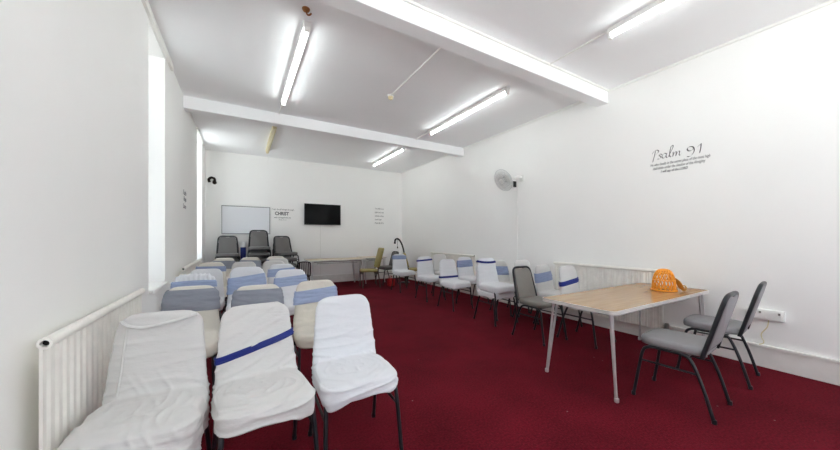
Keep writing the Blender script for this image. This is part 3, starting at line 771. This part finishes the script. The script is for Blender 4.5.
# Psalm 91: brush script drawn as pen strokes with a slanted nib
t = lettering('dark brush script lettering Psalm 91 on the right wall above the grey chairs', (XR, 1.828, 2.02), RR)
G = [
 [[(.13, .78), (.10, .5), (.05, .2), (.02, .0)], [(.0, .62), (.08, .80), (.20, .84), (.27, .74), (.22, .60), (.11, .50)]],
 [[(.40, .44), (.34, .50), (.29, .44), (.33, .34), (.36, .24), (.30, .15), (.22, .17)]],
 [[(.58, .44), (.50, .50), (.42, .38), (.41, .22), (.48, .15), (.56, .28), (.60, .46)], [(.60, .46), (.57, .26), (.60, .15), (.66, .18)]],
 [[(.66, .18), (.74, .45), (.84, .80), (.84, .95), (.78, .92), (.73, .60), (.71, .28), (.75, .14), (.82, .20)]],
 [[(.85, .46), (.85, .30), (.83, .14)], [(.83, .14), (.89, .36), (.95, .46), (.97, .38), (.95, .14)], [(.95, .14), (1.0, .34), (1.07, .46), (1.10, .38), (1.08, .22), (1.11, .14), (1.17, .20)]],
 [[(1.62, .70), (1.56, .86), (1.44, .88), (1.38, .72), (1.43, .54), (1.54, .54), (1.62, .72)], [(1.62, .72), (1.63, .45), (1.56, .16), (1.46, .02), (1.38, .06)]],
 [[(1.76, .76), (1.86, .96), (1.87, .96)], [(1.87, .96), (1.86, .6), (1.82, .18)]],
]
sc = .25; nib = Vector((math.cos(math.radians(35)), math.sin(math.radians(35)), 0)) * .0062
for gi, strokes in enumerate(G):
    b = B(); vsc, base = (.165, .19) if gi < 5 else (.128, .175)
    for st in strokes:
        pts = smooth_path([(p[0] * sc + .02, p[1] * vsc + base, 0.001) for p in st], 7)
        nb = nib * (.78 if gi < 5 else 1.0)
        loft(b, [[p + nb, p - nb, p - nb + Vector((0, 0, .0012)), p + nb + Vector((0, 0, .0012))] for p in pts])
    obj('script_letter', b, M['ink'], t, smooth=False)
line(t, 'He who dwells in the secret place of the most high', 0.0, .135, .565, M['ink_mid'], .25, .006, .046)
line(t, 'shall abide under the shadow of the Almighty', .025, .088, .50, M['ink_mid'], .25, .006, .046)
line(t, 'I will say of the LORD', .11, .042, .26, M['ink'], .25, .02, .040)

# ------------------------------------------------------------------ far corner bits
t = thing('gooseneck_lamp', 'black gooseneck floor lamp standing in the far right corner', 'lamp', (4.0, 7.62, 0))
b = B(); lathe(b, [(.13, 0), (.13, .012), (.11, .022), (.02, .03)], 24); obj('base', b, M['black'], t)
b = B(); tube(b, smooth_path([(0, 0, .02), (0, 0, .55), (-.03, 0, .80), (-.09, 0, 1.03), (-.17, 0, 1.18), (-.25, 0, 1.235), (-.31, 0, 1.21), (-.325, 0, 1.16)], 6), .023, 10); obj('gooseneck', b, M['black'], t)
b = B(); lathe(b, [(.012, .04), (.022, .03), (.03, -.02), (.026, -.03)], 16, Matrix.Translation((-.327, 0, 1.13))); obj('lamp_head', b, M['black'], t)
b = B(); tube(b, [(-.25, 0, 1.22), (-.245, 0, 1.0)], .004, 6); lathe(b, [(.012, 0), (.018, .02), (.01, .05)], 10, Matrix.Translation((-.245, 0, .97))); obj('pull_chain', b, M['black'], t)
t = thing('bag', 'small red bag on the carpet behind the farthest covered chair of the right line', 'bag', (3.40, 7.28, 0), 15)
b = B(); loft(b, [srect(.10 * s, .065 * s, z, 0, 0, .5, 28) for z, s in ((0, .9), (.01, 1), (.12, 1.0), (.18, .85), (.20, .6))]); obj('body', b, M['red'], t)
for s in (-1, 1):
    b = B(); tube(b, smooth_path([(-.05, s * .03, .17), (-.04, s * .035, .25), (.04, s * .035, .25), (.05, s * .03, .17)], 5), .006, 6); obj('handle', b, M['red'], t)
t = thing('rolled_banner', 'blue rolled banner with white top standing between two stacks of grey chairs', 'banner', (.045, 8.46, 0))
b = B(); lathe(b, [(.055, 0), (.058, .01), (.058, 1.03), (.055, 1.035)], 18); obj('roll', b, M['blue'], t)
b = B(); lathe(b, [(.058, 1.036), (.060, 1.05), (.060, 1.13), (.045, 1.165), (.01, 1.175)], 18); o = obj('cap', b, M['plastic'], t); o['label'] = 'white wrapped top'

# ------------------------------------------------------------------ daylight, camera, output look
w = bpy.data.worlds.new('sky'); scene.world = w; w.use_nodes = True
bg = w.node_tree.nodes['Background']; bg.inputs[0].default_value = (0.88, 0.93, 1.0, 1); bg.inputs[1].default_value = 4.3
nt = w.node_tree; tcw = nt.nodes.new('ShaderNodeTexCoord'); sx = nt.nodes.new('ShaderNodeSeparateXYZ'); rp = nt.nodes.new('ShaderNodeValToRGB'); ma = nt.nodes.new('ShaderNodeMapRange')
ma.inputs[1].default_value = -1; ma.inputs[2].default_value = 1            # extra glow below the horizon added to lift the ceiling, bright overcast sky above
nt.links.new(tcw.outputs['Generated'], sx.inputs[0]); nt.links.new(sx.outputs['Z'], ma.inputs[0]); nt.links.new(ma.outputs[0], rp.inputs[0])
rp.color_ramp.elements[0].position = .47; rp.color_ramp.elements[0].color = (2.2, 2.33, 2.33, 1)
rp.color_ramp.elements[1].position = .53; rp.color_ramp.elements[1].color = (.80, .88, 1.0, 1)
nt.links.new(rp.outputs['Color'], bg.inputs[0])
cam = bpy.data.cameras.new('camera'); co = bpy.data.objects.new('camera', cam); COL.objects.link(co)
co.location = (0, 0, 1.27); co.rotation_euler = (PI / 2, 0, math.radians(-30.45))
cam.sensor_fit = 'HORIZONTAL'; cam.sensor_width = 36; cam.lens = 36 * 304.5 / 840; cam.shift_y = 12.5 / 840; cam.clip_start = .02
scene.camera = co
vs = scene.view_settings; vs.view_transform = 'Standard'; vs.look = 'None'; vs.gamma = 1; vs.use_curve_mapping = False
vs.exposure = 0.48
scene.cycles.max_bounces = 32; scene.cycles.diffuse_bounces = 24; scene.cycles.use_denoising = True
